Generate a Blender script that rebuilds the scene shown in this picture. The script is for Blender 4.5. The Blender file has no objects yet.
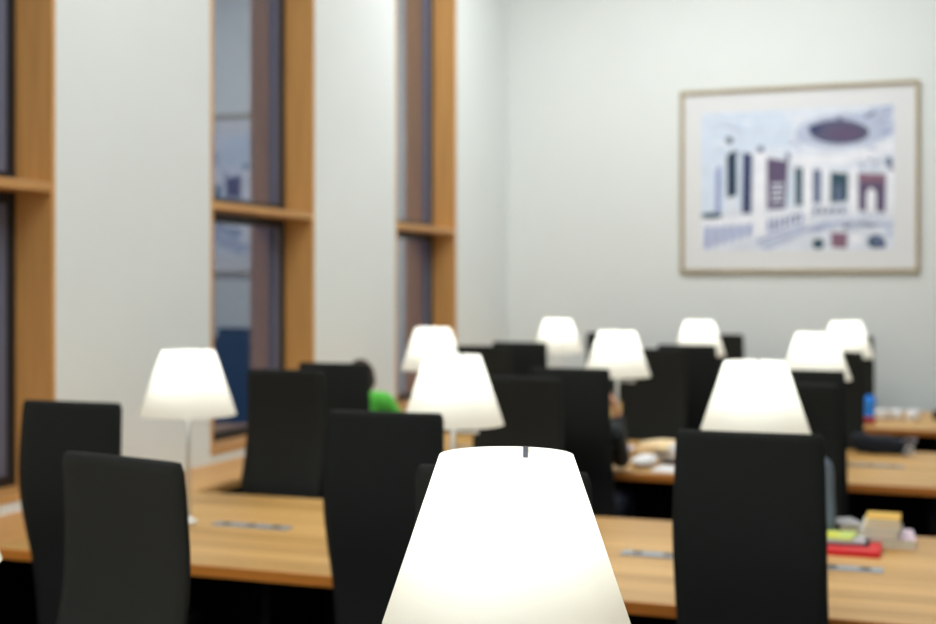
import bpy, bmesh, math, random
from mathutils import Vector, Matrix
random.seed(7)
PI = math.pi
S = bpy.context.scene
COL = S.collection

# ------------------------------------------------------------------ camera
THETA = math.radians(19.95)
cam = bpy.data.cameras.new('camera')
cam.sensor_width = 36.0
cam.lens = 50.0
cam.shift_y = -27.0 / 936.0
cam.dof.use_dof = True
cam.dof.focus_distance = 2.05
cam.dof.aperture_fstop = 2.8
cam.clip_start = 0.05
co = bpy.data.objects.new('camera', cam); COL.objects.link(co)
co.location = (0, 0, 1.74)
co.rotation_euler = (PI / 2, 0, THETA)
S.camera = co

# ------------------------------------------------------------------ world and light
W = bpy.data.worlds.new('dusk'); S.world = W
W.use_nodes = True
W.node_tree.nodes['Background'].inputs[0].default_value = (0.022, 0.055, 0.125, 1)
W.node_tree.nodes['Background'].inputs[1].default_value = 0.75

S.view_settings.view_transform = 'Standard'
S.view_settings.look = 'None'
S.view_settings.gamma = 1.0
S.view_settings.use_curve_mapping = False
S.view_settings.exposure = 0.0

def area(name, loc, sx, sy, power, color=(0.95, 1, 1.03)):
    l = bpy.data.lights.new(name, 'AREA'); l.shape = 'RECTANGLE'
    l.size = sx; l.size_y = sy; l.energy = power; l.color = color
    o = bpy.data.objects.new(name, l); COL.objects.link(o); o.location = loc
    return o
CEIL = 5.3
PANELS = ((-1.5, 9.45), (-1.1, 5.0), (-1.1, -1.3))
for (px, py), pw in zip(PANELS, (78, 66, 165)):
    area('ceiling_light_source', (px, py, CEIL - 0.12), 3.6, 1.2, pw)

# ------------------------------------------------------------------ materials
def lin(c):
    c = c / 255.0
    return c / 12.92 if c <= 0.04045 else ((c + 0.055) / 1.055) ** 2.4
def rgb(r, g, b, k=1.0):
    return (min(1, lin(r) * k), min(1, lin(g) * k), min(1, lin(b) * k), 1)

def mat(name, color, rough=0.6, metal=0.0, spec=0.5, noise=0.0, nscale=40.0, bump=0.0, sheen=0.0):
    m = bpy.data.materials.new(name); m.use_nodes = True
    nt = m.node_tree; b = nt.nodes['Principled BSDF']
    b.inputs['Base Color'].default_value = color
    b.inputs['Roughness'].default_value = rough
    b.inputs['Metallic'].default_value = metal
    b.inputs['Specular IOR Level'].default_value = spec
    if sheen: b.inputs['Sheen Weight'].default_value = sheen; b.inputs['Sheen Roughness'].default_value = 0.5
    if noise or bump:
        tc = nt.nodes.new('ShaderNodeTexCoord')
        n = nt.nodes.new('ShaderNodeTexNoise'); n.inputs['Scale'].default_value = nscale
        n.inputs['Detail'].default_value = 4
        nt.links.new(tc.outputs['Object'], n.inputs['Vector'])
        if noise:
            r = nt.nodes.new('ShaderNodeMapRange')
            r.inputs['To Min'].default_value = 1 - noise; r.inputs['To Max'].default_value = 1 + noise
            nt.links.new(n.outputs['Fac'], r.inputs['Value'])
            mx = nt.nodes.new('ShaderNodeVectorMath'); mx.operation = 'SCALE'
            mx.inputs[0].default_value = color[:3]
            nt.links.new(r.outputs['Result'], mx.inputs['Scale'])
            nt.links.new(mx.outputs[0], b.inputs['Base Color'])
        if bump:
            bp = nt.nodes.new('ShaderNodeBump'); bp.inputs['Strength'].default_value = bump
            bp.inputs['Distance'].default_value = 0.002
            nt.links.new(n.outputs['Fac'], bp.inputs['Height'])
            nt.links.new(bp.outputs['Normal'], b.inputs['Normal'])
    return m

def wood(name, light, dark, axis, rough=0.42, strip=0.11, spec=0.4):
    """Solid wood: grain and glued staves running along `axis` (0 x, 1 y, 2 z)."""
    m = bpy.data.materials.new(name); m.use_nodes = True
    nt = m.node_tree; b = nt.nodes['Principled BSDF']; N = nt.nodes; L = nt.links
    b.inputs['Roughness'].default_value = rough
    b.inputs['Specular IOR Level'].default_value = spec
    tc = N.new('ShaderNodeTexCoord')
    mp = N.new('ShaderNodeMapping')
    sc = [14.0, 14.0, 14.0]; sc[axis] = 0.8
    mp.inputs['Scale'].default_value = sc
    L.new(tc.outputs['Object'], mp.inputs['Vector'])
    n = N.new('ShaderNodeTexNoise'); n.inputs['Scale'].default_value = 2.2; n.inputs['Detail'].default_value = 5
    n.inputs['Distortion'].default_value = 0.4
    L.new(mp.outputs[0], n.inputs['Vector'])
    # staves
    mp2 = N.new('ShaderNodeMapping')
    s2 = [1 / strip] * 3; s2[axis] = 0.55
    mp2.inputs['Scale'].default_value = s2
    L.new(tc.outputs['Object'], mp2.inputs['Vector'])
    vf = N.new('ShaderNodeVectorMath'); vf.operation = 'FLOOR'
    L.new(mp2.outputs[0], vf.inputs[0])
    wn = N.new('ShaderNodeTexWhiteNoise'); wn.noise_dimensions = '3D'
    L.new(vf.outputs[0], wn.inputs['Vector'])
    mr = N.new('ShaderNodeMapRange'); mr.inputs['To Min'].default_value = -0.22; mr.inputs['To Max'].default_value = 0.22
    L.new(wn.outputs['Value'], mr.inputs['Value'])
    ad = N.new('ShaderNodeMath'); ad.operation = 'ADD'
    L.new(n.outputs['Fac'], ad.inputs[0]); L.new(mr.outputs['Result'], ad.inputs[1])
    cr = N.new('ShaderNodeValToRGB')
    cr.color_ramp.elements[0].position = 0.25; cr.color_ramp.elements[0].color = dark
    cr.color_ramp.elements[1].position = 0.75; cr.color_ramp.elements[1].color = light
    L.new(ad.outputs[0], cr.inputs['Fac'])
    L.new(cr.outputs['Color'], b.inputs['Base Color'])
    return m

M_plaster = mat('white_plaster', (0.79, 0.83, 0.82, 1), 0.9, noise=0.02, nscale=3, bump=0.15)
M_ceiling = mat('white_ceiling', (0.82, 0.83, 0.80, 1), 0.95, noise=0.015, nscale=3)
M_carpet = mat('dark_carpet', (0.018, 0.018, 0.02, 1), 0.98, spec=0.1, noise=0.3, nscale=300, bump=0.6)
M_desk = wood('oak_desk', (0.66, 0.395, 0.135, 1), (0.46, 0.25, 0.07, 1), 0)
M_edge = wood('oak_edge', (0.70, 0.24, 0.035, 1), (0.50, 0.16, 0.022, 1), 0, strip=0.5)
M_oak_z = wood('oak_upright', (0.72, 0.385, 0.125, 1), (0.56, 0.285, 0.085, 1), 2, strip=0.5)
M_oak_y = wood('oak_sill', (0.66, 0.36, 0.12, 1), (0.50, 0.25, 0.08, 1), 1, strip=0.3)
M_metal_dark = mat('dark_window_metal', (0.02, 0.022, 0.028, 1), 0.4, 0.3)
M_bead = mat('blue_grey_metal', (0.16, 0.18, 0.27, 1), 0.45, 0.2)
M_black = mat('black_laminate', (0.006, 0.006, 0.006, 1), 0.7, spec=0.2)
M_fabric = mat('black_fabric', (0.020, 0.0215, 0.020, 1), 0.95, spec=0.15, noise=0.25, nscale=500, bump=0.4)
M_leg = mat('black_steel', (0.01, 0.01, 0.011, 1), 0.4, 0.6)
M_alu = mat('brushed_aluminium', (0.72, 0.73, 0.73, 1), 0.4, 0.5)
M_white_metal = mat('white_lacquered_wire', (0.85, 0.85, 0.82, 1), 0.5)
M_plate = mat('grey_socket_plate', (0.34, 0.385, 0.44, 1), 0.45, 0.4)
M_sock = mat('black_socket', (0.02, 0.02, 0.022, 1), 0.5)
M_clip = mat('dark_clip', (0.01, 0.012, 0.02, 1), 0.5)

def glass_mat():
    m = bpy.data.materials.new('window_glass'); m.use_nodes = True
    nt = m.node_tree; N = nt.nodes; L = nt.links
    for x in list(N): N.remove(x)
    out = N.new('ShaderNodeOutputMaterial'); mx = N.new('ShaderNodeMixShader')
    tr = N.new('ShaderNodeBsdfTransparent'); gl = N.new('ShaderNodeBsdfGlossy')
    gl.inputs['Roughness'].default_value = 0.01
    gl.inputs['Color'].default_value = (0.93, 0.95, 1.0, 1)
    lw = N.new('ShaderNodeLayerWeight'); lw.inputs['Blend'].default_value = 0.5
    pw = N.new('ShaderNodeMath'); pw.operation = 'POWER'; pw.inputs[1].default_value = 2
    ma = N.new('ShaderNodeMath'); ma.operation = 'MULTIPLY_ADD'; ma.inputs[1].default_value = 0.70; ma.inputs[2].default_value = 0.05
    L.new(lw.outputs['Facing'], pw.inputs[0]); L.new(pw.outputs[0], ma.inputs[0])
    L.new(ma.outputs[0], mx.inputs[0]); L.new(tr.outputs[0], mx.inputs[1]); L.new(gl.outputs[0], mx.inputs[2])
    L.new(mx.outputs[0], out.inputs[0])
    return m
M_glass = glass_mat()

def shade_mat():
    m = bpy.data.materials.new('opal_shade'); m.use_nodes = True
    nt = m.node_tree; N = nt.nodes; L = nt.links
    for x in list(N): N.remove(x)
    out = N.new('ShaderNodeOutputMaterial'); mx = N.new('ShaderNodeMixShader')
    d = N.new('ShaderNodeBsdfDiffuse'); t = N.new('ShaderNodeBsdfTranslucent')
    d.inputs['Color'].default_value = (0.80, 0.80, 0.75, 1)
    t.inputs['Color'].default_value = (0.84, 0.845, 0.785, 1)
    mx.inputs[0].default_value = 0.55
    L.new(d.outputs[0], mx.inputs[1]); L.new(t.outputs[0], mx.inputs[2]); L.new(mx.outputs[0], out.inputs[0])
    return m
M_shade = shade_mat()
def emis(name, col, s):
    m = bpy.data.materials.new(name); m.use_nodes = True
    b = m.node_tree.nodes['Principled BSDF']
    b.inputs['Emission Color'].default_value = col; b.inputs['Emission Strength'].default_value = s
    return m
M_bulb = emis('lit_bulb', (0.97, 1, 0.96, 1), 76)
M_diff = emis('lit_diffuser', (1, 0.985, 0.94, 1), 4)

# ------------------------------------------------------------------ helpers
def link(name, me, m, parent=None):
    o = bpy.data.objects.new(name, me); COL.objects.link(o)
    for x in (m if isinstance(m, (list, tuple)) else [m]): me.materials.append(x)
    if parent: o.parent = parent
    return o
def obj(name, bm, m, parent=None, smooth=False, loc=None):
    me = bpy.data.meshes.new(name)
    bmesh.ops.recalc_face_normals(bm, faces=bm.faces)
    bm.to_mesh(me); bm.free()
    if smooth:
        for p in me.polygons: p.use_smooth = True
    o = link(name, me, m, parent)
    if loc: o.location = loc
    return o
def thing(name, label, cat, loc=(0, 0, 0), rotz=0.0, group=None, kind=None):
    o = bpy.data.objects.new(name, None); COL.objects.link(o)
    o.empty_display_size = 0.1
    o.location = loc; o.rotation_euler = (0, 0, rotz)
    return tag(o, label, cat, group, kind)
def tag(o, label=None, cat=None, group=None, kind=None):
    if label: o['label'] = label
    if cat: o['category'] = cat
    if group: o['group'] = group
    if kind: o['kind'] = kind
    return o
def box(bm, x0, x1, y0, y1, z0, z1, bev=0.0, seg=2):
    v = [bm.verts.new(c) for c in ((x0, y0, z0), (x1, y0, z0), (x1, y1, z0), (x0, y1, z0),
                                   (x0, y0, z1), (x1, y0, z1), (x1, y1, z1), (x0, y1, z1))]
    fs = [bm.faces.new([v[i] for i in q]) for q in
          ((3, 2, 1, 0), (4, 5, 6, 7), (0, 1, 5, 4), (1, 2, 6, 5), (2, 3, 7, 6), (3, 0, 4, 7))]
    if bev:
        es = list({e for f in fs for e in f.edges})
        bmesh.ops.bevel(bm, geom=es, offset=bev, segments=seg, affect='EDGES', profile=0.6)
    return bm
def boxobj(name, x0, x1, y0, y1, z0, z1, m, parent=None, bev=0.0):
    return obj(name, box(bmesh.new(), x0, x1, y0, y1, z0, z1, bev), m, parent)
def lathe(bm, prof, seg=32, cx=0, cy=0, cap0=True, cap1=True):
    rings = []
    for r, z in prof:
        rings.append([bm.verts.new((cx + r * math.cos(2 * PI * k / seg), cy + r * math.sin(2 * PI * k / seg), z)) for k in range(seg)])
    for a, b in zip(rings, rings[1:]):
        for k in range(seg):
            bm.faces.new((a[k], a[(k + 1) % seg], b[(k + 1) % seg], b[k]))
    if cap0: bm.faces.new(rings[0][::-1])
    if cap1: bm.faces.new(rings[-1])
    return bm
def tube(bm, p0, p1, r, seg=12):
    p0, p1 = Vector(p0), Vector(p1); d = p1 - p0
    mt = Matrix.Translation((p0 + p1) / 2) @ d.to_track_quat('Z', 'Y').to_matrix().to_4x4()
    bmesh.ops.create_cone(bm, cap_ends=True, segments=seg, radius1=r, radius2=r, depth=d.length, matrix=mt)
    return bm

# ------------------------------------------------------------------ room shell
XW, YE, XR, YB = -3.84, 11.69, 5.0, -3.6
def struct(o): o['kind'] = 'structure'; return o
struct(boxobj('floor', XW - 0.4, XR + 0.2, YB - 0.2, YE + 0.2, -0.1, 0.0, M_carpet))
struct(boxobj('ceiling', XW - 0.4, XR + 0.2, YB - 0.2, YE + 0.2, CEIL, CEIL + 0.1, M_ceiling))
struct(boxobj('wall_back', XW - 0.4, XR + 0.2, YE, YE + 0.2, 0, CEIL, M_plaster))
struct(boxobj('wall_right', XR, XR + 0.2, YB, YE, 0, CEIL, M_plaster))
struct(boxobj('wall_front', XW - 0.4, XR + 0.2, YB - 0.2, YB, 0, CEIL, M_plaster))
WINS = [(3.71, 4.99), (6.352, 7.636), (8.985, 10.285)]
ZB, ZT, DW = 0.785, 4.55, 0.30
bm = bmesh.new()
ys = [YB] + [v for w in WINS for v in w] + [YE]
for k in range(0, len(ys), 2): box(bm, XW - DW, XW, ys[k], ys[k + 1], 0, CEIL)
for a, b in WINS:
    box(bm, XW - DW, XW, a, b, 0, ZB); box(bm, XW - DW, XW, a, b, ZT, CEIL)
struct(obj('wall_left', bm, M_plaster))

for i, (a, b) in enumerate(WINS):
    t = thing('window_%d' % (i + 1), ['tall oak-lined window cut by the left edge of the photo',
                                      'tall oak-lined window behind the lamp nearest the left wall',
                                      'tall oak-lined window nearest the far wall corner'][i], 'window', (XW, (a + b) / 2, ZB), kind='structure')
    h = (b - a) / 2; H = ZT - ZB; T = 0.026
    bm = bmesh.new()
    box(bm, -0.30, 0.004, -h, -h + T, 0, H, 0.002); box(bm, -0.30, 0.004, h - T, h, 0, H, 0.002)
    obj('window_frame', bm, M_oak_z, t)
    boxobj('window_head', -0.30, 0.003, -h + T, h - T, H - T, H, M_oak_y, t)
    boxobj('window_sill', -0.30, 0.006, -h + T, h - T, 0, T, M_oak_y, t, 0.002)
    boxobj('transom', -0.19, 0.004, -h + T, h - T, 2.168 - ZB, 2.212 - ZB, M_oak_y, t, 0.003)
    gx = -0.20
    bm = bmesh.new()                        # dark metal casement
    for z0, z1 in ((T, 2.168 - ZB), (2.212 - ZB, H - T)):
        y0, y1 = -h + T, h - T; q = 0.045
        q = 0.055
        box(bm, gx - 0.06, gx, y0, y0 + q, z0, z1); box(bm, gx - 0.06, gx, y1 - q, y1, z0, z1)
        box(bm, gx - 0.06, gx, y0 + q, y1 - q, z0, z0 + 0.05); box(bm, gx - 0.06, gx, y0 + q, y1 - q, z1 - q, z1)
    box(bm, gx - 0.06, gx - 0.0, -h + T, h - T, 2.168 - ZB, 2.212 - ZB)
    obj('casement', bm, M_metal_dark, t)
    bm = bmesh.new()
    for z0, z1 in ((T + 0.05, 2.168 - ZB - q), (2.212 - ZB, H - T - q)):
        box(bm, gx - 0.05, gx - 0.006, -h + T + q, -h + T + q + 0.07, z0, z1); box(bm, gx - 0.05, gx - 0.006, h - T - q - 0.07, h - T - q, z0, z1)
    obj('glazing_bead', bm, M_bead, t)
    for z0, z1 in ((T + 0.05, 2.168 - ZB - q), (2.212 - ZB, H - T - q)):
        boxobj('glass_pane', gx - 0.032, gx - 0.024, -h + T + q + 0.068, h - T - q - 0.068, z0, z1, M_glass, t)

# ceiling lights (fixtures of the room's general light)
for k, (x, y) in enumerate(PANELS):
    t = thing('ceiling_light', ['long ceiling light panel nearest the far wall', 'long ceiling light panel above the middle desks',
                                'long ceiling light panel above the camera'][k], 'light', (x, y, CEIL), group='ceiling light panels')
    boxobj('housing', -1.86, 1.86, -0.66, 0.66, -0.06, -0.001, M_alu, t)
    boxobj('diffuser', -1.8, 1.8, -0.6, 0.6, -0.07, -0.0605, M_diff, t)

# ------------------------------------------------------------------ window ledge and desks
DX0, DX1 = -3.388, 1.12
t = thing('window_ledge', 'long oak ledge running along the wall under the tall windows', 'ledge', (-3.615, 5.0, 0))
boxobj('ledge_top', -0.222, 0.218, -6.0, 6.6, 0.70, 0.739, M_oak_y, t, 0.003)
boxobj('support_panel', -0.16, -0.12, -6.0, 6.6, 0.0, 0.6995, M_black, t)

def desk(y0, y1, label, plates=()):
    yc = (y0 + y1) / 2; hd = (y1 - y0) / 2
    t = thing('reading_desk', label, 'desk', (0, yc, 0), group='long rows of reading desks')
    boxobj('desk_top', DX0, DX1, -hd + 0.006, hd - 0.006, 0.702, 0.74, M_desk, t, 0.001)
    bm = bmesh.new()
    box(bm, DX0, DX1, -hd, -hd + 0.006, 0.70, 0.7395, 0.0015); box(bm, DX0, DX1, hd - 0.006, hd, 0.70, 0.7395, 0.0015)
    obj('edge_band', bm, M_edge, t)
    boxobj('modesty_panel', DX0 + 0.06, DX1 - 0.06, -0.012, 0.012, 0.14, 0.7, M_black, t)
    for x in (DX0 + 0.03, -2.37, -1.21, -0.05, DX1 - 0.06):
        bm = bmesh.new()
        box(bm, x, x + 0.03, -hd + 0.25, -0.0125, 0, 0.7); box(bm, x, x + 0.03, 0.0125, hd - 0.25, 0, 0.7)
        obj('leg_panel', bm, M_black, t)
    for px in plates:
        p = boxobj('power_strip', px - 0.175, px + 0.175, -0.035, 0.035, 0.7402, 0.746, M_plate, t, 0.0015)
        for q in (-0.115, 0.0, 0.115):
            obj('socket', lathe(bmesh.new(), [(0.021, 0.7461), (0.021, 0.7478)], 20, px + q, 0), M_sock, p)
    return t
PL = [-2.68, -2.10, -1.52, -0.94, -0.36, 0.22, 0.80]
desk(1.10, 2.50, 'long oak reading desk under the large foreground lamp, hidden below the picture edge')
desk(4.035, 5.475, 'long oak reading desk crossing the foreground, with red folder and book stack', PL)
desk(6.80, 8.24, 'long oak reading desk in the middle, with brown paper and white sheets on it', PL)
desk(9.48, 10.90, 'long oak reading desk nearest the far wall, with blue bottle on it', PL)

# ------------------------------------------------------------------ chairs
PROF = [(0.000, 1.318), (-0.008, 1.22), (-0.014, 1.10), (-0.006, 0.98), (0.022, 0.86), (0.056, 0.75), (0.080, 0.62), (0.092, 0.50), (0.094, 0.44)]
def catmull(pts, n=4):
    out = []
    for i in range(len(pts) - 1):
        p = [pts[max(0, i - 1)], pts[i], pts[i + 1], pts[min(len(pts) - 1, i + 2)]]
        for k in range(n):
            t = k / n
            out.append(tuple(0.5 * (2 * p[1][j] + (p[2][j] - p[0][j]) * t + (2 * p[0][j] - 5 * p[1][j] + 4 * p[2][j] - p[3][j]) * t * t
                                    + (-p[0][j] + 3 * p[1][j] - 3 * p[2][j] + p[3][j]) * t ** 3) for j in range(len(pts[0]))))
    out.append(pts[-1]); return out
def backrest_bm():
    bm = bmesh.new()
    pr = catmull(PROF, 4); th = 0.042; nx = 12
    rings = []
    for i, (f, z) in enumerate(pr):
        w = 0.205 + 0.008 * min(1, (1.318 - z) / 0.25)
        topd = 1.318 - z
        ww = w - (0.005 if i == 0 else 0)
        # closed rounded cross section, slightly concave towards the sitter
        ring = []
        for k in range(nx + 1):
            u = -1 + 2 * k / nx
            e = min(1, (1 - abs(u)) / 0.10)
            tt = th * (0.45 + 0.55 * math.sqrt(max(0, 1 - (1 - e) ** 2)))
            ring.append((ww * u, f + 0.010 * u * u, tt))
        vs = [bm.verts.new((x, y - tt / 2, z + 0.0 * x)) for x, y, tt in ring] + \
             [bm.verts.new((x, y + tt / 2, z)) for x, y, tt in reversed(ring)]
        rings.append(vs)
    n = len(rings[0])
    for a, b in zip(rings, rings[1:]):
        for k in range(n): bm.faces.new((a[k], a[(k + 1) % n], b[(k + 1) % n], b[k]))
    # rounded top cap
    c = [bm.verts.new((v.co.x * 0.985, v.co.y * 0.5 + 0.002, v.co.z + 0.008)) for v in rings[0]]
    for k in range(n): bm.faces.new((rings[0][(k + 1) % n], rings[0][k], c[k], c[(k + 1) % n]))
    bm.faces.new(c); bm.faces.new(rings[-1][::-1])
    return bm
def make_chair():
    t = thing('high_back_chair', 'x', 'chair')
    t.empty_display_size = 0.2
    obj('backrest', backrest_bm(), M_fabric, t, True)
    bm = bmesh.new(); box(bm, -0.215, 0.215, 0.118, 0.56, 0.425, 0.49, 0.022, 3)
    obj('seat', bm, M_fabric, t, True)
    for sx in (-1, 1):
        for y0, y1 in ((0.14, 0.09), (0.53, 0.55)):
            obj('leg', tube(bmesh.new(), (sx * 0.185, y0, 0.43), (sx * 0.20, y1, 0.0), 0.011), M_leg, t)
    for sx in (-1, 1): boxobj('seat_rail', sx * 0.185 - 0.012, sx * 0.185 + 0.012, 0.10, 0.54, 0.405, 0.4249, M_leg, t)
    return t
def dup(root):
    r = root.copy(); COL.objects.link(r)
    for ch in list(root.children):
        c = ch.copy(); COL.objects.link(c); c.parent = r
        for g in ch.children:
            d = g.copy(); COL.objects.link(d); d.parent = c
    return r
chair0 = make_chair()
# x, y of the top of the back, facing (+1 sits towards the far wall, -1 towards the camera), extra yaw, label, group
CH = [
 (-1.85, 2.665, -1, 14, 'black chair turned askew, front left, in front of another black chair', 'chairs nearest the camera'),
 (-0.93, 2.79, -1, 0, 'black chair mostly hidden directly behind the big foreground lampshade', 'chairs nearest the camera'),
 (-2.905, 3.86, 1, 0, 'black high-backed chair furthest left, half behind the askew chair', 'chairs along the near side of the foreground desk'),
 (-1.71, 3.90, 1, 0, 'black high-backed chair just left of the big foreground lampshade', 'chairs along the near side of the foreground desk'),
 (-0.505, 3.70, 1, 0, 'large black high-backed chair right of the big foreground lampshade', 'chairs along the near side of the foreground desk'),
 (-3.01, 5.68, -1, 0, 'black chair facing the camera right of the lamp nearest the left wall', 'chairs along the far side of the foreground desk'),
 (-1.80, 5.62, -1, 0, 'dark grey-lit black chair behind the second lamp of the foreground desk', 'chairs along the far side of the foreground desk'),
 (-0.60, 5.64, -1, 0, 'black chair holding the person in the grey-blue top', 'chairs along the far side of the foreground desk'),
 (-3.03, 6.25, 1, 0, 'black chair of the person in the green top, near the left wall', 'chairs along the near side of the middle desk'),
 (-1.737, 6.26, 1, 0, 'black chair with a raised dark grey sleeve at its right side', 'chairs along the near side of the middle desk'),
 (-0.635, 6.50, 1, 0, 'black chair under the lamp at the right, its back to the camera', 'chairs along the near side of the middle desk'),
 (-2.93, 8.36, -1, 0, 'black chair behind the middle desk lamp nearest the left wall', 'chairs along the far side of the middle desk'),
 (-1.75, 8.38, -1, 0, 'black chair behind the middle desk lamp whose stem shows', 'chairs along the far side of the middle desk'),
 (-0.65, 8.36, -1, 0, 'black chair behind the right-hand lamp of the middle desk', 'chairs along the far side of the middle desk'),
 (-2.87, 9.00, 1, 0, 'small far black chair just left of the lamp against the far wall', 'chairs along the near side of the far desk'),
 (-1.65, 8.98, 1, 0, 'far black chair below the centre lamp of the far desk', 'chairs along the near side of the far desk'),
 (-2.69, 11.02, -1, 0, 'far black chair between two lampshades, against the far wall', 'chairs along the far side of the far desk'),
 (-1.754, 11.04, -1, 0, 'far black chair peeping out right of the centre far lamp', 'chairs along the far side of the far desk'),
 (-0.712, 11.02, -1, 0, 'far black chair behind the rightmost lamp by the far wall', 'chairs along the far side of the far desk'),
]
for i, (x, y, f, yaw, lab, grp) in enumerate(CH):
    c = chair0 if i == 0 else dup(chair0)
    c.location = (x, y, 0); c.rotation_euler = (0, 0, (0 if f > 0 else PI) - math.radians(yaw))
    c['label'] = lab; c['group'] = grp

# ------------------------------------------------------------------ lamps
def make_lamp():
    t = thing('table_lamp', 'x', 'lamp')
    HT = 0.727; hs = 0.27; rb, rt = 0.20, 0.108
    bm = bmesh.new()
    lathe(bm, [(rb, HT - hs), (rt, HT)], 72, cap0=False, cap1=False)
    s = obj('lamp_shade', bm, M_shade, t, True)
    bm = bmesh.new(); box(bm, -0.0042, 0.0042, 0.1015, 0.1045, HT - 0.018, HT + 0.0015, 0.001)
    obj('shade_clip', bm, M_clip, t)
    obj('base', lathe(bmesh.new(), [(0.034, 0.0), (0.036, 0.003), (0.036, 0.012), (0.033, 0.016), (0.018, 0.022), (0.012, 0.03)], 40), M_alu, t, True)
    bm = bmesh.new(); tube(bm, (0, 0, 0.020), (0, 0, HT - 0.16), 0.0095, 16)
    obj('stem', bm, M_alu, t, True)
    bm = bmesh.new(); tube(bm, (0, 0, HT - 0.165), (0, 0, HT - 0.13), 0.017, 16)
    for a in range(3):
        an = PI / 2 + a * 2 * PI / 3
        tube(bm, (0, 0, HT - 0.14), (0.118 * math.cos(an), 0.118 * math.sin(an), HT - 0.04), 0.0018, 6)
    obj('shade_holder', bm, M_white_metal, t)
    bm = bmesh.new(); bmesh.ops.create_uvsphere(bm, u_segments=20, v_segments=12, radius=0.028, matrix=Matrix.Translation((0, 0, HT - 0.095)))
    obj('bulb', bm, M_bulb, t, True)
    bm = bmesh.new(); tube(bm, (0, 0, HT - 0.30), (0.09, 0, HT - 0.30), 0.003, 8); tube(bm, (0.085, 0, HT - 0.30), (0.105, 0, HT - 0.30), 0.006, 10)
    obj('dimmer_rod', bm, M_alu, t, True)
    return t
LP = [
 (-0.656, 1.988, 'huge white lampshade in the foreground, cut by the bottom of the photo', None),
 (-1.905, 1.985, 'white lamp just touching the bottom left edge of the photo', None),
 (-2.96, 4.72, 'white lamp against the left wall between two windows', 'lamps along the foreground desk'),
 (-1.785, 4.745, 'white lamp overlapping a smaller lamp, before the narrow third window', 'lamps along the foreground desk'),
 (-0.625, 4.745, 'large white lamp rising right behind the black chair at right', 'lamps along the foreground desk'),
 (-3.055, 7.75, 'smaller lit lamp half behind a larger one, before the third window', 'lamps along the middle desk'),
 (-1.807, 7.58, 'white lamp in the centre with its thin stem showing', 'lamps along the middle desk'),
 (-0.672, 7.72, 'white lamp below the framed picture, second from the right edge', 'lamps along the middle desk'),
 (-2.895, 10.10, 'small far lamp against the far wall, left of centre', 'lamps along the far desk'),
 (-1.747, 10.05, 'small far lamp below the left edge of the framed picture', 'lamps along the far desk'),
 (-0.66, 10.12, 'small far lamp furthest right, by the blue bottle', 'lamps along the far desk'),
]
lamp0 = make_lamp()
for i, (x, y, lab, grp) in enumerate(LP):
    o = lamp0 if i == 0 else dup(lamp0)
    o.location = (x, y, 0.74); o['label'] = lab
    o['group'] = grp or 'lamps on the desk nearest the camera'

# ------------------------------------------------------------------ framed picture on the far wall
FX0, FX1, FZ0, FZ1 = -2.200, -0.160, 1.848, 3.482
pf = thing('framed_picture', 'large framed photograph of a columned hall on the far wall', 'picture', (0, YE, 0))
fw = 0.032; yd = -0.035
M_pf = wood('pale_frame_wood', (0.45, 0.37, 0.23, 1), (0.36, 0.28, 0.16, 1), 0, strip=0.5)
bm = bmesh.new()
box(bm, FX0, FX1, yd, -0.001, FZ1 - fw, FZ1, 0.003); box(bm, FX0, FX1, yd, -0.001, FZ0, FZ0 + fw, 0.003)
box(bm, FX0, FX0 + fw, yd, -0.001, FZ0 + fw, FZ1 - fw, 0.003); box(bm, FX1 - fw, FX1, yd, -0.001, FZ0 + fw, FZ1 - fw, 0.003)
obj('picture_frame', bm, M_pf, pf)
boxobj('picture_mat', FX0 + fw, FX1 - fw, -0.014, -0.002, FZ0 + fw, FZ1 - fw, mat('mat_board', (0.79, 0.80, 0.82, 1), 0.9), pf)
PX0, PX1, PZ0, PZ1 = -2.010, -0.366, 2.04, 3.285
# print: flat shapes laid out in print coordinates u 0..784, v 0..624 over the sheet
pm = []
def pc(r, g, b):
    pm.append(mat('print_tone', rgb(r, g, b, 1.2), 0.85, noise=0.16, nscale=7)); return len(pm) - 1
C_bg, C_sky, C_dk, C_nv, C_wh, C_pu, C_te, C_gr, C_ce, C_ha, C_bl, C_br = (pc(208, 214, 226), pc(198, 210, 226), pc(38, 58, 80), pc(52, 62, 100),
    pc(224, 226, 234), pc(92, 80, 108), pc(52, 78, 92), pc(96, 108, 138), pc(84, 84, 110), pc(176, 185, 207), pc(126, 138, 184), pc(128, 96, 114))
bm = bmesh.new(); lay = [0]
def P(u, v):
    return (PX0 + (PX1 - PX0) * (u - 45) / 685.0, PZ1 - (PZ1 - PZ0) * (v - (62 - 12 * (u - 45) / 685.0)) / 520.0)
def poly(pts, mi):
    lay[0] += 1
    y = -0.0145 - lay[0] * 0.00004
    q = []
    for u, v in pts:
        x, z = P(u, v); q.append(bm.verts.new((min(PX1, max(PX0, x)), y, min(PZ1, max(PZ0, z)))))
    f = bm.faces.new(q); f.material_index = mi
def ell(cu, cv, a, b, mi, rot=0):
    poly([(cu + a * math.cos(k * PI / 10) * math.cos(rot) - b * math.sin(k * PI / 10) * math.sin(rot),
           cv + a * math.cos(k * PI / 10) * math.sin(rot) + b * math.sin(k * PI / 10) * math.cos(rot)) for k in range(20)], mi)
poly([(45, 60), (730, 48), (730, 570), (45, 582)], C_bg)
poly([(45, 75), (330, 62), (380, 120), (360, 200), (230, 205), (140, 235), (45, 300)], C_sky)
poly([(45, 300), (135, 250), (135, 430), (45, 450)], C_sky)
ell(560, 140, 175, 62, C_ha, -0.06); ell(540, 145, 105, 44, C_ce, 0.05); ell(560, 150, 60, 25, C_pu, 0.05)
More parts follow.
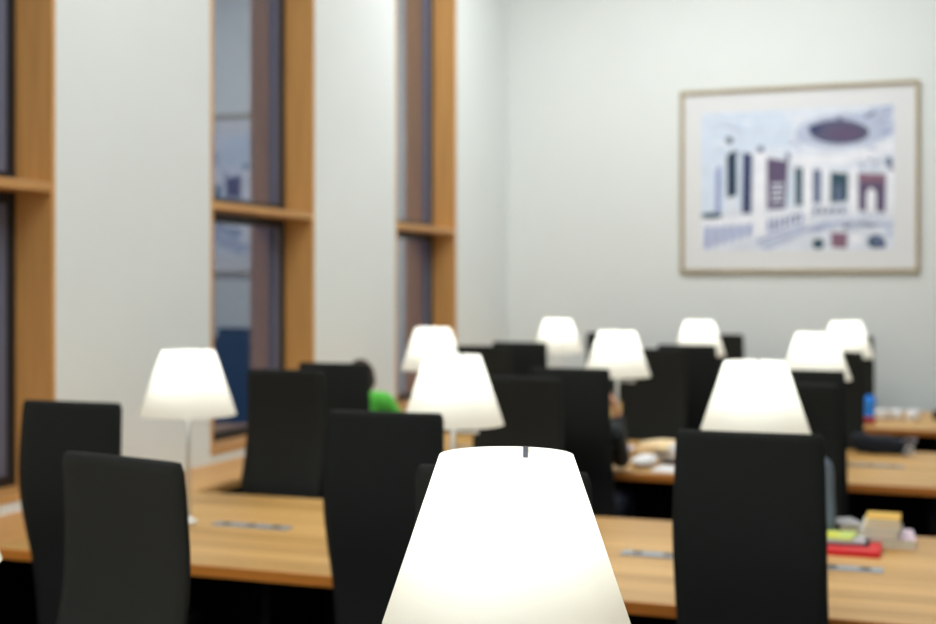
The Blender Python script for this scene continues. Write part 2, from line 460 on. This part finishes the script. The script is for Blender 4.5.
ell(455, 130, 22, 14, C_nv); poly([(640, 120), (720, 70), (728, 150), (680, 175)], C_ha)
poly([(640, 60), (727, 52), (725, 85), (660, 95)], C_ha)
poly([(370, 235), (560, 225), (725, 180), (728, 215), (560, 262), (380, 262)], C_wh)
ell(148, 168, 13, 13, C_dk); ell(262, 205, 13, 15, C_gr)
poly([(100, 270), (118, 262), (114, 440), (98, 440)], C_bl)
poly([(138, 225), (158, 208), (182, 208), (176, 372), (140, 382)], C_dk)
poly([(176, 215), (196, 215), (196, 430), (176, 400)], C_sky)
poly([(197, 212), (232, 220), (228, 440), (195, 440)], C_nv)
poly([(240, 215), (283, 215), (280, 520), (238, 524)], C_wh)
poly([(285, 235), (362, 248), (352, 420), (285, 425)], C_pu)
for v in (330, 350, 370, 390): poly([(300, v), (345, v - 2), (345, v + 7), (300, v + 9)], C_bg)
poly([(360, 300), (385, 290), (382, 405), (352, 412)], C_sky); ell(360, 230, 8, 16, C_gr)
poly([(386, 272), (413, 274), (411, 410), (388, 412)], C_te)
poly([(415, 260), (447, 262), (445, 470), (416, 475)], C_wh)
poly([(449, 280), (478, 282), (476, 400), (450, 405)], C_gr)
poly([(482, 270), (508, 272), (506, 440), (483, 445)], C_wh)
poly([(511, 290), (572, 296), (570, 395), (512, 402)], C_te); poly([(530, 340), (545, 330), (552, 400), (528, 400)], C_gr)
poly([(576, 275), (605, 278), (603, 440), (577, 440)], C_wh)
poly([(607, 293), (702, 303), (699, 435), (608, 430)], C_pu); poly([(612, 295), (700, 300), (698, 330), (612, 328)], C_br)
poly([(636, 365), (650, 345), (668, 365), (668, 436), (634, 434)], C_wh)
ell(712, 255, 14, 16, C_gr); poly([(706, 290), (728, 290), (728, 450), (706, 450)], C_wh)
ell(82, 448, 42, 11, C_te)
poly([(48, 462), (240, 448), (240, 470), (48, 488)], C_wh)
for k in range(6): poly([(62 + k * 30, 492 - k * 2), (78 + k * 30, 490 - k * 2), (74 + k * 30, 566 - k * 9), (58 + k * 30, 570 - k * 9)], C_bl)
poly([(283, 448), (420, 425), (420, 436), (283, 462)], C_wh)
for k in range(7): poly([(288 + k * 19, 464 - k * 4), (298 + k * 19, 462 - k * 4), (297 + k * 19, 506 - k * 6), (287 + k * 19, 508 - k * 6)], C_gr if k % 2 else C_bl)
for k in range(5): poly([(450 + k * 24, 420), (464 + k * 24, 420), (464 + k * 24, 440), (450 + k * 24, 442)], C_gr)
for k in range(4): poly([(612 + k * 22, 442), (622 + k * 22, 442), (622 + k * 22, 458), (612 + k * 22, 458)], C_ha)
poly([(250, 560), (420, 490), (560, 462), (728, 475), (728, 490), (560, 478), (430, 508), (290, 575)], C_ha)
poly([(250, 540), (420, 478), (420, 484), (250, 550)], C_bl)
ell(468, 550, 22, 20, C_te); poly([(512, 508), (570, 510), (568, 566), (514, 562)], C_br)
ell(600, 530, 22, 18, C_wh); ell(668, 540, 30, 26, C_gr); ell(655, 548, 14, 14, C_te); ell(690, 552, 12, 12, C_nv); ell(712, 512, 10, 12, C_ha)
rp = random.Random(5)
for k in range(26):
    u, v = rp.uniform(380, 725), rp.uniform(70, 215); ell(u, v, rp.uniform(6, 30), rp.uniform(2, 6), rp.choice([C_ha, C_bl, C_gr, C_wh]), rp.uniform(-0.5, 0.3)) if abs(u - 540) > 110 or abs(v - 145) > 46 else None
for k in range(18): ell(rp.uniform(250, 720), rp.uniform(442, 500), rp.uniform(8, 28), rp.uniform(2, 4), rp.choice([C_ha, C_bl, C_gr]), -0.2)
for k in range(10): ell(rp.uniform(600, 725), rp.uniform(245, 285), rp.uniform(4, 10), rp.uniform(3, 8), rp.choice([C_ha, C_gr, C_pu]))
for k in range(8): ell(rp.uniform(60, 230), rp.uniform(90, 190), rp.uniform(20, 60), rp.uniform(1.5, 3), rp.choice([C_ha, C_wh]), 0.25)
me = bpy.data.meshes.new('print'); bm.to_mesh(me); bm.free()
link('print', me, pm, pf)

# ------------------------------------------------------------------ things on the desks
TOP = 0.7403
def rbox(name, w, d, h, m, parent=None, bev=0.003, z=0.0, x=0.0, y=0.0):
    return boxobj(name, x - w / 2, x + w / 2, y - d / 2, y + d / 2, z, z + h, m, parent, bev)
M_page = mat('cream_pages', rgb(226, 222, 200), 0.9, noise=0.08, nscale=200)
M_white = mat('white_paper', rgb(236, 236, 238), 0.9)
def book(x, y, z, w, d, h, rz, cover, label, spine_col=None, grp=None, name='book'):
    t = thing(name, label, 'book', (x, y, z), math.radians(rz), grp)
    bm = bmesh.new(); c = 0.002
    box(bm, -w / 2, w / 2, -d / 2, d / 2, 0, c); box(bm, -w / 2, w / 2, -d / 2, d / 2, h - c, h)
    box(bm, -w / 2, w / 2, d / 2 - c, d / 2, c, h - c)
    obj('cover', bm, cover, t)
    boxobj('pages', -w / 2 + 0.003, w / 2 - 0.003, -d / 2 + 0.003, d / 2 - 0.0025, c + 0.0002, h - c - 0.0002, M_page, t)
    return t
g = 'books stacked on the foreground desk'
M_pink = mat('pale_pink_cover', rgb(222, 200, 214), 0.6); M_cream = mat('cream_cover', rgb(228, 224, 205), 0.6)
M_yel = mat('ochre_cover', rgb(226, 180, 72), 0.6); M_grey = mat('pale_grey_cover', rgb(196, 194, 196), 0.6)
book(-0.185, 5.31, TOP, 0.185, 0.24, 0.032, 4, M_pink, 'thick book with pale pink cover at the bottom of the stack', grp=g)
book(-0.215, 5.285, TOP + 0.0325, 0.142, 0.20, 0.030, -4, M_grey, 'pale grey book lying second from the bottom of the stack', grp=g)
book(-0.212, 5.275, TOP + 0.0630, 0.135, 0.18, 0.022, 2, M_cream, 'cream book lying just under the ochre one on the stack', grp=g)
book(-0.205, 5.275, TOP + 0.0855, 0.125, 0.17, 0.022, 0, M_yel, 'small ochre-yellow book topmost of the stack', grp=g)
book(-0.352, 5.38, TOP, 0.10, 0.15, 0.060, 25, M_grey, 'pale book standing pile-high just left of the book stack', grp=g)
# red folder, grey booklet on it, lime booklet on top
t = thing('folder', 'bright red folder lying flat beside the book stack', 'folder', (-0.365, 5.075, TOP), math.radians(0))
M_red = mat('red_card', rgb(214, 22, 34), 0.5)
bm = bmesh.new(); box(bm, -0.16, 0.16, -0.10, 0.10, 0, 0.003, 0.001); box(bm, -0.16, 0.16, -0.10, 0.10, 0.019, 0.022, 0.001); box(bm, -0.16, 0.16, -0.10, -0.096, 0.003, 0.019)
obj('folder_cover', bm, M_red, t)
boxobj('folder_sheets', -0.145, 0.145, -0.0955, 0.095, 0.0035, 0.0185, M_white, t)
t = thing('notebook', 'dark-edged grey notebook lying on the red folder', 'notebook', (-0.385, 5.13, TOP + 0.0222), math.radians(3))
rbox('notebook_cover', 0.27, 0.13, 0.006, mat('black_card', (0.02, 0.02, 0.02, 1), 0.5), t, 0.001)
rbox('notebook_pages', 0.255, 0.12, 0.010, mat('grey_pages', rgb(188, 186, 190), 0.8), t, 0.001, z=0.0061, x=-0.008)
t = thing('booklet', 'lime green and yellow booklet on top of the grey notebook', 'booklet', (-0.405, 5.15, TOP + 0.0385), math.radians(-6))
rbox('booklet_cover', 0.20, 0.13, 0.012, mat('lime_card', rgb(206, 226, 120), 0.6), t, 0.001)
rbox('yellow_label', 0.09, 0.06, 0.0006, mat('yellow_card', rgb(236, 226, 60), 0.6), t, 0, z=0.0122, x=0.0, y=-0.02)

def sheet(x, y, z, w, d, rz, m, label, curl=0.006, name='paper_sheet', cat='paper', grp=None):
    bm = bmesh.new(); n = 8; g_ = [[None] * (n + 1) for _ in range(n + 1)]
    for i in range(n + 1):
        for j in range(n + 1):
            u, v = i / n, j / n
            g_[i][j] = bm.verts.new(((u - .5) * w, (v - .5) * d, 0.0006 + curl * (abs(2 * u - 1) ** 3) * (0.4 + 0.6 * v)))
    for i in range(n):
        for j in range(n): bm.faces.new((g_[i][j], g_[i + 1][j], g_[i + 1][j + 1], g_[i][j + 1]))
    r = bmesh.ops.extrude_face_region(bm, geom=bm.faces[:])
    bmesh.ops.translate(bm, vec=(0, 0, 0.0006), verts=[v for v in r['geom'] if isinstance(v, bmesh.types.BMVert)])
    o = obj(name, bm, m, None, True, (x, y, z)); o.rotation_euler = (0, 0, math.radians(rz))
    return tag(o, label, cat, grp)
def crumple(name, x, y, z, sx, sy, sz, m, label, cat, seed, amp=0.25):
    rnd = random.Random(seed); bm = bmesh.new()
    bmesh.ops.create_icosphere(bm, subdivisions=3, radius=1)
    cs = [(Vector((rnd.uniform(-1, 1), rnd.uniform(-1, 1), rnd.uniform(-1, 1))).normalized(), rnd.uniform(-amp, amp)) for _ in range(22)]
    for v in bm.verts:
        n_ = v.co.normalized(); k = 1 + sum(a * max(0, n_.dot(c)) ** 6 for c, a in cs)
        v.co = Vector((n_.x * sx * k / 2, n_.y * sy * k / 2, max(0, n_.z * 0.5 + 0.5) * sz * (0.8 + 0.2 * k)))
    o = obj(name, bm, m, None, False, (x, y, z))
    return tag(o, label, cat)
M_kraft = mat('brown_paper', rgb(196, 160, 108), 0.85, noise=0.2, nscale=25)
M_kraft2 = mat('tan_paper', rgb(240, 214, 170), 0.85, noise=0.12, nscale=25)
crumple('crumpled_paper', -1.53, 7.07, TOP, 0.13, 0.21, 0.065, M_white, 'crumpled white paper at the near left of the middle desk papers', 'paper', 21, 0.18)
sheet(-1.375, 7.00, TOP, 0.16, 0.22, -8, M_white, 'white paper sheet lying right, next to the black pouch')
crumple('paper_bag', -1.60, 7.32, TOP, 0.14, 0.20, 0.075, M_kraft, 'crumpled brown paper bag lying behind the crumpled white paper', 'bag', 3)
crumple('paper_wrapper', -1.53, 7.63, TOP, 0.26, 0.18, 0.085, M_kraft2, 'tan crumpled wrapping paper on the middle desk', 'paper', 5)
crumple('pouch', -1.40, 7.23, TOP, 0.18, 0.10, 0.03, mat('black_pouch', (0.012, 0.012, 0.014, 1), 0.6), 'flat black pouch between brown and white papers', 'pouch', 8, 0.1)
def cup(x, y, label, r=0.038, h=0.085, m=None, grp=None, name='cup', z=TOP, handle=True):
    t = thing(name, label, 'cup', (x, y, z), 0.4, grp)
    obj('cup_body', lathe(bmesh.new(), [(r * 0.7, 0), (r * 0.88, 0.006), (r * 0.98, h * 0.3), (r, h * 0.6), (r * 0.97, h), (r * 0.97 - 0.004, h), (r * 0.8, 0.01)], 28, cap1=True), m or M_white, t, True)
    if handle:
        bm = bmesh.new(); pts = [Vector((r * 0.92 + 0.024 * math.sin(a), 0, h * 0.5 + h * 0.28 * math.cos(a))) for a in [k * PI / 6 for k in range(7)]]
        for a, b in zip(pts, pts[1:]): tube(bm, a, b, 0.004, 8)
        obj('handle', bm, m or M_white, t, True)
    return t
cup(-1.425, 7.40, 'white cup at the right end of the middle desk papers')
crumple('tissue', -1.735, 7.60, TOP, 0.06, 0.07, 0.045, mat('lilac_white', rgb(214, 210, 236), 0.9), 'crumpled lilac-white tissue beside the raised sleeve', 'tissue', 12)

# far desk: blue bottle, cups, red box
t = thing('bottle', 'bright blue bottle standing on the far desk', 'bottle', (-0.50, 10.30, TOP))
M_blue = mat('blue_plastic', rgb(10, 130, 255, 1.25), 0.4)
obj('bottle_body', lathe(bmesh.new(), [(0.034, 0), (0.038, 0.006), (0.038, 0.050), (0.031, 0.068), (0.042, 0.082), (0.044, 0.135), (0.041, 0.146)], 28), M_blue, t, True)
obj('bottle_cap', lathe(bmesh.new(), [(0.026, 0.1462), (0.026, 0.160), (0.023, 0.163)], 24), M_blue, t, True)
bm = bmesh.new()
for dx, dz in ((0.0, 0.0),):
    box(bm, -0.013, 0.013, -0.0455, -0.0435, 0.106, 0.120); box(bm, -0.006, 0.006, -0.0455, -0.0435, 0.096, 0.130)
obj('label_mark', bm, mat('pale_blue_mark', rgb(120, 190, 255), 0.5), t)
cup(-0.405, 10.12, 'white cup standing nearest the blue bottle', 0.050, 0.075, handle=False, grp='white cups on the far desk')
cup(-0.30, 10.16, 'middle one of three white cups on the far desk', 0.042, 0.075, handle=False, grp='white cups on the far desk')
cup(-0.185, 10.10, 'white cup furthest right, beside bare desk top', 0.048, 0.08, handle=False, grp='white cups on the far desk')
t = thing('box', 'small dark red box in front of the blue bottle', 'box', (-0.50, 9.78, TOP), 0.1)
rbox('box_body', 0.12, 0.10, 0.03, mat('dark_red_card', rgb(150, 24, 34), 0.5), t)
rbox('box_lid', 0.124, 0.104, 0.014, mat('red_lid_card', rgb(170, 34, 40), 0.5), t, z=0.0305)
t = thing('case', 'small black case at the right edge of the far desk', 'case', (0.01, 10.30, TOP), 0.0)
rbox('case_body', 0.12, 0.08, 0.045, M_black, t, 0.008); rbox('case_lid', 0.122, 0.082, 0.018, M_black, t, 0.006, z=0.0455)

# navy bag with a ring on its strap, at the rear edge of the middle desk
M_navy = mat('navy_cloth', rgb(6, 16, 30), 0.9, noise=0.2, nscale=60)
t = thing('handbag', 'dark navy soft bag with metal ring at the rear of the middle desk', 'bag', (-0.33, 8.10, TOP))
bm = bmesh.new(); bmesh.ops.create_icosphere(bm, subdivisions=4, radius=1)
for v in bm.verts:
    n_ = v.co.copy()
    q = lambda s: math.copysign(abs(s) ** 0.6, s)
    v.co = Vector((q(n_.x) * 0.17, q(n_.y) * 0.075, (q(n_.z) * 0.5 + 0.5) * (0.105 - 0.03 * n_.x) + 0.004 * math.sin(14 * n_.x)))
    v.co.z = max(0, v.co.z)
obj('bag_body', bm, M_navy, t, True)
bm = bmesh.new()
tube(bm, (0.20, -0.06, 0.10), (0.175, -0.09, 0.055), 0.010, 8); tube(bm, (0.15, -0.105, 0.018), (0.12, -0.12, 0.008), 0.009, 8)
tube(bm, (0.20, -0.06, 0.10), (0.12, -0.03, 0.085), 0.009, 8)
obj('strap', bm, mat('grey_strap', rgb(120, 112, 116), 0.7), t, True)
bm = bmesh.new(); cpt = Vector((0.163, -0.098, 0.036)); n = 18
pts = [cpt + Vector((0.021 * math.cos(a), 0.004 * math.sin(a), 0.021 * math.sin(a))) for a in [2 * PI * k / n for k in range(n)]]
for k in range(n): tube(bm, pts[k], pts[(k + 1) % n], 0.0055, 8)
obj('ring', bm, M_alu, t, True)

# ------------------------------------------------------------------ people
M_skin = mat('skin', rgb(214, 156, 124), 0.6, noise=0.04, nscale=20)
def hull(bm, balls, sub=2):
    """closed convex skin around a few balls (centre, radius or (rx, ry, rz))"""
    tb = bmesh.new()
    for c, r in balls:
        r = r if isinstance(r, tuple) else (r, r, r)
        t = bmesh.ops.create_icosphere(tb, subdivisions=sub, radius=1)
        for v in t['verts']: v.co = Vector((c[0] + v.co.x * r[0], c[1] + v.co.y * r[1], c[2] + v.co.z * r[2]))
    pts = [v.co.copy() for v in tb.verts]; tb.free()
    tb = bmesh.new()
    for p in pts: tb.verts.new(p)
    bmesh.ops.convex_hull(tb, input=tb.verts[:])
    mp = {}
    for f in tb.faces:
        q = []
        for v in f.verts:
            if v.index not in mp or True:
                key = tuple(v.co)
                if key not in mp: mp[key] = bm.verts.new(v.co)
                q.append(mp[key])
        if len(set(q)) == len(q): bm.faces.new(q)
    tb.free()
def limbs(bm, chains, k=1.0, add=0.0):
    g = lambda r: tuple(x * k + add for x in r) if isinstance(r, tuple) else r * k + add
    for ch in chains:
        for (p, r), (q, u) in zip(ch, ch[1:]): hull(bm, [(p, g(r)), (q, g(u))])
def head_bm(bm, M):
    r = bmesh.ops.create_icosphere(bm, subdivisions=4, radius=1)
    for v in r['verts']:
        n_ = v.co.copy(); x, y, z = n_.x * 0.076, n_.y * 0.096, n_.z * 0.118
        if z < 0: k = 1 + z * 2.6; x *= max(0.55, k); y *= max(0.68, 1 + z * 1.5) ; y += -z * 0.12 * (1 if y > -0.02 else 0)
        f = math.exp(-((x / 0.013) ** 2) - ((z + 0.022) / 0.022) ** 2) * (1 if n_.y > 0 else 0); y += 0.024 * f     # nose
        for sx in (-1, 1):
            e = math.exp(-((x - sx * 0.031) / 0.014) ** 2 - ((z - 0.004) / 0.012) ** 2) * (1 if n_.y > 0 else 0); y -= 0.009 * e   # sockets
        l = math.exp(-(x / 0.024) ** 2 - ((z + 0.058) / 0.007) ** 2) * (1 if n_.y > 0 else 0); y += 0.006 * l      # lips
        v.co = M @ Vector((x, y, z))
    for sx in (-1, 1):
        e = bmesh.ops.create_icosphere(bm, subdivisions=2, radius=1)
        for v in e['verts']: v.co = M @ Vector((sx * 0.078 + v.co.x * 0.010, -0.004 + v.co.y * 0.018, -0.008 + v.co.z * 0.030))
def hair_bm(M, low):
    bm = bmesh.new(); bmesh.ops.create_icosphere(bm, subdivisions=4, radius=1)
    for v in bm.verts:
        n_ = v.co.copy(); x, y, z = n_.x * 0.087, n_.y * 0.106, n_.z * 0.128
        cut = 0.045 if n_.y > 0.25 else (-0.02 if n_.y > -0.1 else low)
        if z < cut: z = cut; x *= 0.93; y *= 0.95
        z += 0.003 * math.sin(30 * x + 20 * y)
        v.co = M @ Vector((x, y - 0.006, z))
    return bm
def person(label, loc, rotz, J, shirt, trousers, hair, low=-0.05, hk=1.0):
    t = bpy.data.objects.new('person', None)
    COL.objects.link(t); t.location = loc; t.rotation_euler = (0, 0, rotz)
    tag(t, label, 'person')
    V = Vector
    pel, sp, ch, nk = V(J['pelvis']), V(J['spine']), V(J['chest']), V(J['neck'])
    hd = V(J['head'])
    torso = [(pel, (0.16, 0.115, 0.11)), (sp, (0.135, 0.10, 0.10)), (ch, (0.155, 0.105, 0.11)), (nk, (0.075, 0.06, 0.045))]
    bm = bmesh.new()
    limbs(bm, [torso, [(nk, 0.052), (hd, 0.052), (hd + V((0, 0.01, 0.04)), 0.05)]])
    arms = []; legs = []
    for s, key in ((-1, 'L'), (1, 'R')):
        sh, el, wr = V(J['sh' + key]), V(J['el' + key]), V(J['wr' + key])
        fd = V(J['fd' + key]).normalized()      # finger direction
        pn = V(J['pn' + key]).normalized()      # palm normal
        side = fd.cross(pn).normalized()
        if side.dot(V((s, 0, 0))) < 0 : side = -side
        arms.append([(ch + V((0, 0, 0.03)), 0.075), (sh, 0.056), ((sh + el) / 2, 0.047), (el, 0.041), ((el + wr) / 2, 0.036), (wr, 0.028)])
        limbs(bm, [arms[-1]], 0.88)
        palm = wr + fd * 0.085
        hull(bm, [(wr, 0.022), (wr + fd * 0.03 + side * 0.018, 0.014), (wr + fd * 0.03 - side * 0.022, 0.015), (palm + side * 0.030, 0.0105), (palm - side * 0.030, 0.011)])
        for q, ln in ((-0.030, 0.066), (-0.010, 0.078), (0.0105, 0.072), (0.030, 0.054)):
            b0 = palm + side * q
            limbs(bm, [[(b0, 0.0095), (b0 + fd * ln * 0.45 + pn * 0.005, 0.009), (b0 + fd * ln * 0.78 + pn * 0.018, 0.0082), (b0 + fd * ln * 0.92 + pn * 0.034, 0.0075)]])
        t0 = wr + fd * 0.022 - side * 0.022
        limbs(bm, [[(t0, 0.014), (t0 + fd * 0.030 - side * 0.022 + pn * 0.008, 0.0115), (t0 + fd * 0.058 - side * 0.030 + pn * 0.016, 0.0098), (t0 + fd * 0.078 - side * 0.028 + pn * 0.022, 0.0085)]])
        hp, kn, an = V(J['hp' + key]), V(J['kn' + key]), V(J['an' + key])
        legs.append([(hp, 0.09), ((hp + kn) / 2, 0.074), (kn, 0.058), ((kn + an) / 2, 0.052), (an, 0.042)])
        limbs(bm, [legs[-1], [(an, 0.036), (an + V((0, 0.13, -0.045)), (0.036, 0.05, 0.026))]], 0.9)
    yaw, pitch = J.get('look', (0, 0))
    M = Matrix.Translation(hd + V((0, 0.01, 0.075))) @ Matrix.Rotation(math.radians(yaw), 4, 'Z') @ Matrix.Rotation(math.radians(-pitch), 4, 'X')
    head_bm(bm, M)
    b = obj('body', bm, M_skin, t, True)
    rm = b.modifiers.new('r', 'REMESH'); rm.mode = 'VOXEL'; rm.voxel_size = 0.0055; rm.use_smooth_shade = True
    obj('hair', hair_bm(M, low), hair, t, True)
    for s in (-1, 1):
        bm = bmesh.new(); bmesh.ops.create_uvsphere(bm, u_segments=12, v_segments=8, radius=0.0095, matrix=M @ Matrix.Translation((s * 0.031, 0.0745, 0.004)))
        obj('eye', bm, M_sock, t, True)
    sm = b.modifiers.new('m', 'SMOOTH'); sm.iterations = 3
    bm = bmesh.new(); limbs(bm, [torso[:3], [torso[2], (nk + (ch - nk) * 0.12, (0.078, 0.062, 0.03))]] + arms, 1.04, 0.010)
    s_ = obj('shirt', bm, shirt, t, True)
    bm = bmesh.new(); limbs(bm, legs + [[(pel, (0.155, 0.11, 0.09)), (pel + V((0, 0.05, -0.02)), (0.16, 0.11, 0.09))]], 1.05, 0.008)
    l_ = obj('trousers', bm, trousers, t, True)
    for o_ in (s_, l_):
        r2 = o_.modifiers.new('r', 'REMESH'); r2.mode = 'VOXEL'; r2.voxel_size = 0.009; r2.use_smooth_shade = True
        m2 = o_.modifiers.new('m', 'SMOOTH'); m2.iterations = 8
    for key in 'LR':
        an = V(J['an' + key]); bm = bmesh.new()
        box(bm, an.x - 0.046, an.x + 0.046, an.y - 0.07, an.y + 0.20, 0.001, 0.085, 0.03, 3)
        obj('shoe', bm, M_black, t, True)
    return t
def seated(lean=0.0, side=0.0):
    return dict(pelvis=(0, 0.0, 0.60), spine=(side * 0.4, lean * 0.4, 0.80), chest=(side * 0.8, lean * 0.9, 0.99), neck=(side, lean * 1.15, 1.10), head=(side * 1.1, lean * 1.3, 1.17),
        shL=(side * .85 - 0.18, lean, 1.03), elL=(side - 0.23, lean + 0.16, 0.81), wrL=(side - 0.12, lean + 0.40, 0.79),
        shR=(side * .85 + 0.18, lean, 1.03), elR=(side + 0.23, lean + 0.16, 0.81), wrR=(side + 0.12, lean + 0.40, 0.79),
        fdL=(0.4, 1, 0), pnL=(0, 0, -1), fdR=(-0.4, 1, 0), pnR=(0, 0, -1),
        hpL=(-0.09, 0.08, 0.565), hpR=(0.09, 0.08, 0.565), knL=(-0.12, 0.46, 0.555), knR=(0.12, 0.46, 0.555),
        anL=(-0.12, 0.44, 0.09), anR=(0.12, 0.44, 0.09), look=(0, -15))
M_jeans = mat('dark_jeans', rgb(30, 36, 54), 0.9, noise=0.2, nscale=80)
# green top, seated at the middle desk near the left wall, leaning to the right
J = seated(0.06, 0.0)
J['head'] = (0, 0.10, 1.12); J['neck'] = (0, 0.03, 1.10); J['chest'] = (0, 0.03, 1.03); J['shR'] = (0.16, 0.05, 1.08); J['shL'] = (-0.16, 0.05, 1.08)
J['elR'] = (0.25, 0.26, 0.82); J['wrR'] = (0.12, 0.44, 0.785)
person('person in a bright green top seated behind a black chair by the window', (-3.09, 6.62, 0), 0, J,
       mat('green_knit', rgb(96, 206, 72), 0.85, noise=0.1, nscale=40), M_jeans, mat('brown_hair', (0.035, 0.02, 0.012, 1), 0.7, noise=0.3, nscale=60))
# dark grey top, forearm raised beside the lamp stem
J = seated(0.05, 0.0)
J['elR'] = (0.14, 0.33, 0.80); J['wrR'] = (0.13, 0.30, 1.01); J['head'] = (0, 0.16, 1.04); J['neck'] = (0, 0.10, 1.03); J['chest'] = (0, 0.07, 0.95); J['shL'] = (-0.17, 0.07, 0.97); J['fdR'] = (-0.12, -0.1, 1); J['pnR'] = (-1, -0.2, 0)
J['shR'] = (0.155, 0.07, 0.97)
person('person in dark grey with one forearm raised, hidden behind a black chair', (-1.76, 6.55, 0), 0, J,
       mat('charcoal_knit', rgb(52, 56, 58), 0.9, noise=0.15, nscale=40), M_jeans, mat('black_hair', (0.008, 0.007, 0.007, 1), 0.7), low=-0.06)
# grey-blue top, facing the camera behind the right-hand chair
J = seated(0.03, 0.0)
J['elL'] = (-0.20, 0.10, 0.80); J['shL'] = (-0.17, 0.02, 1.0); J['wrL'] = (-0.09, 0.30, 0.785); J['wrR'] = (0.09, 0.30, 0.785); J['fdL'] = (0.1, 1, 0); J['fdR'] = (-0.1, 1, 0)
person('person in a grey-blue top sitting behind the right-hand lamp and chair', (-0.63, 5.36, 0), PI, J,
       mat('grey_blue_knit', rgb(104, 118, 132), 0.9, noise=0.1, nscale=40), M_jeans, mat('dark_hair', (0.012, 0.009, 0.007, 1), 0.7), low=-0.06)
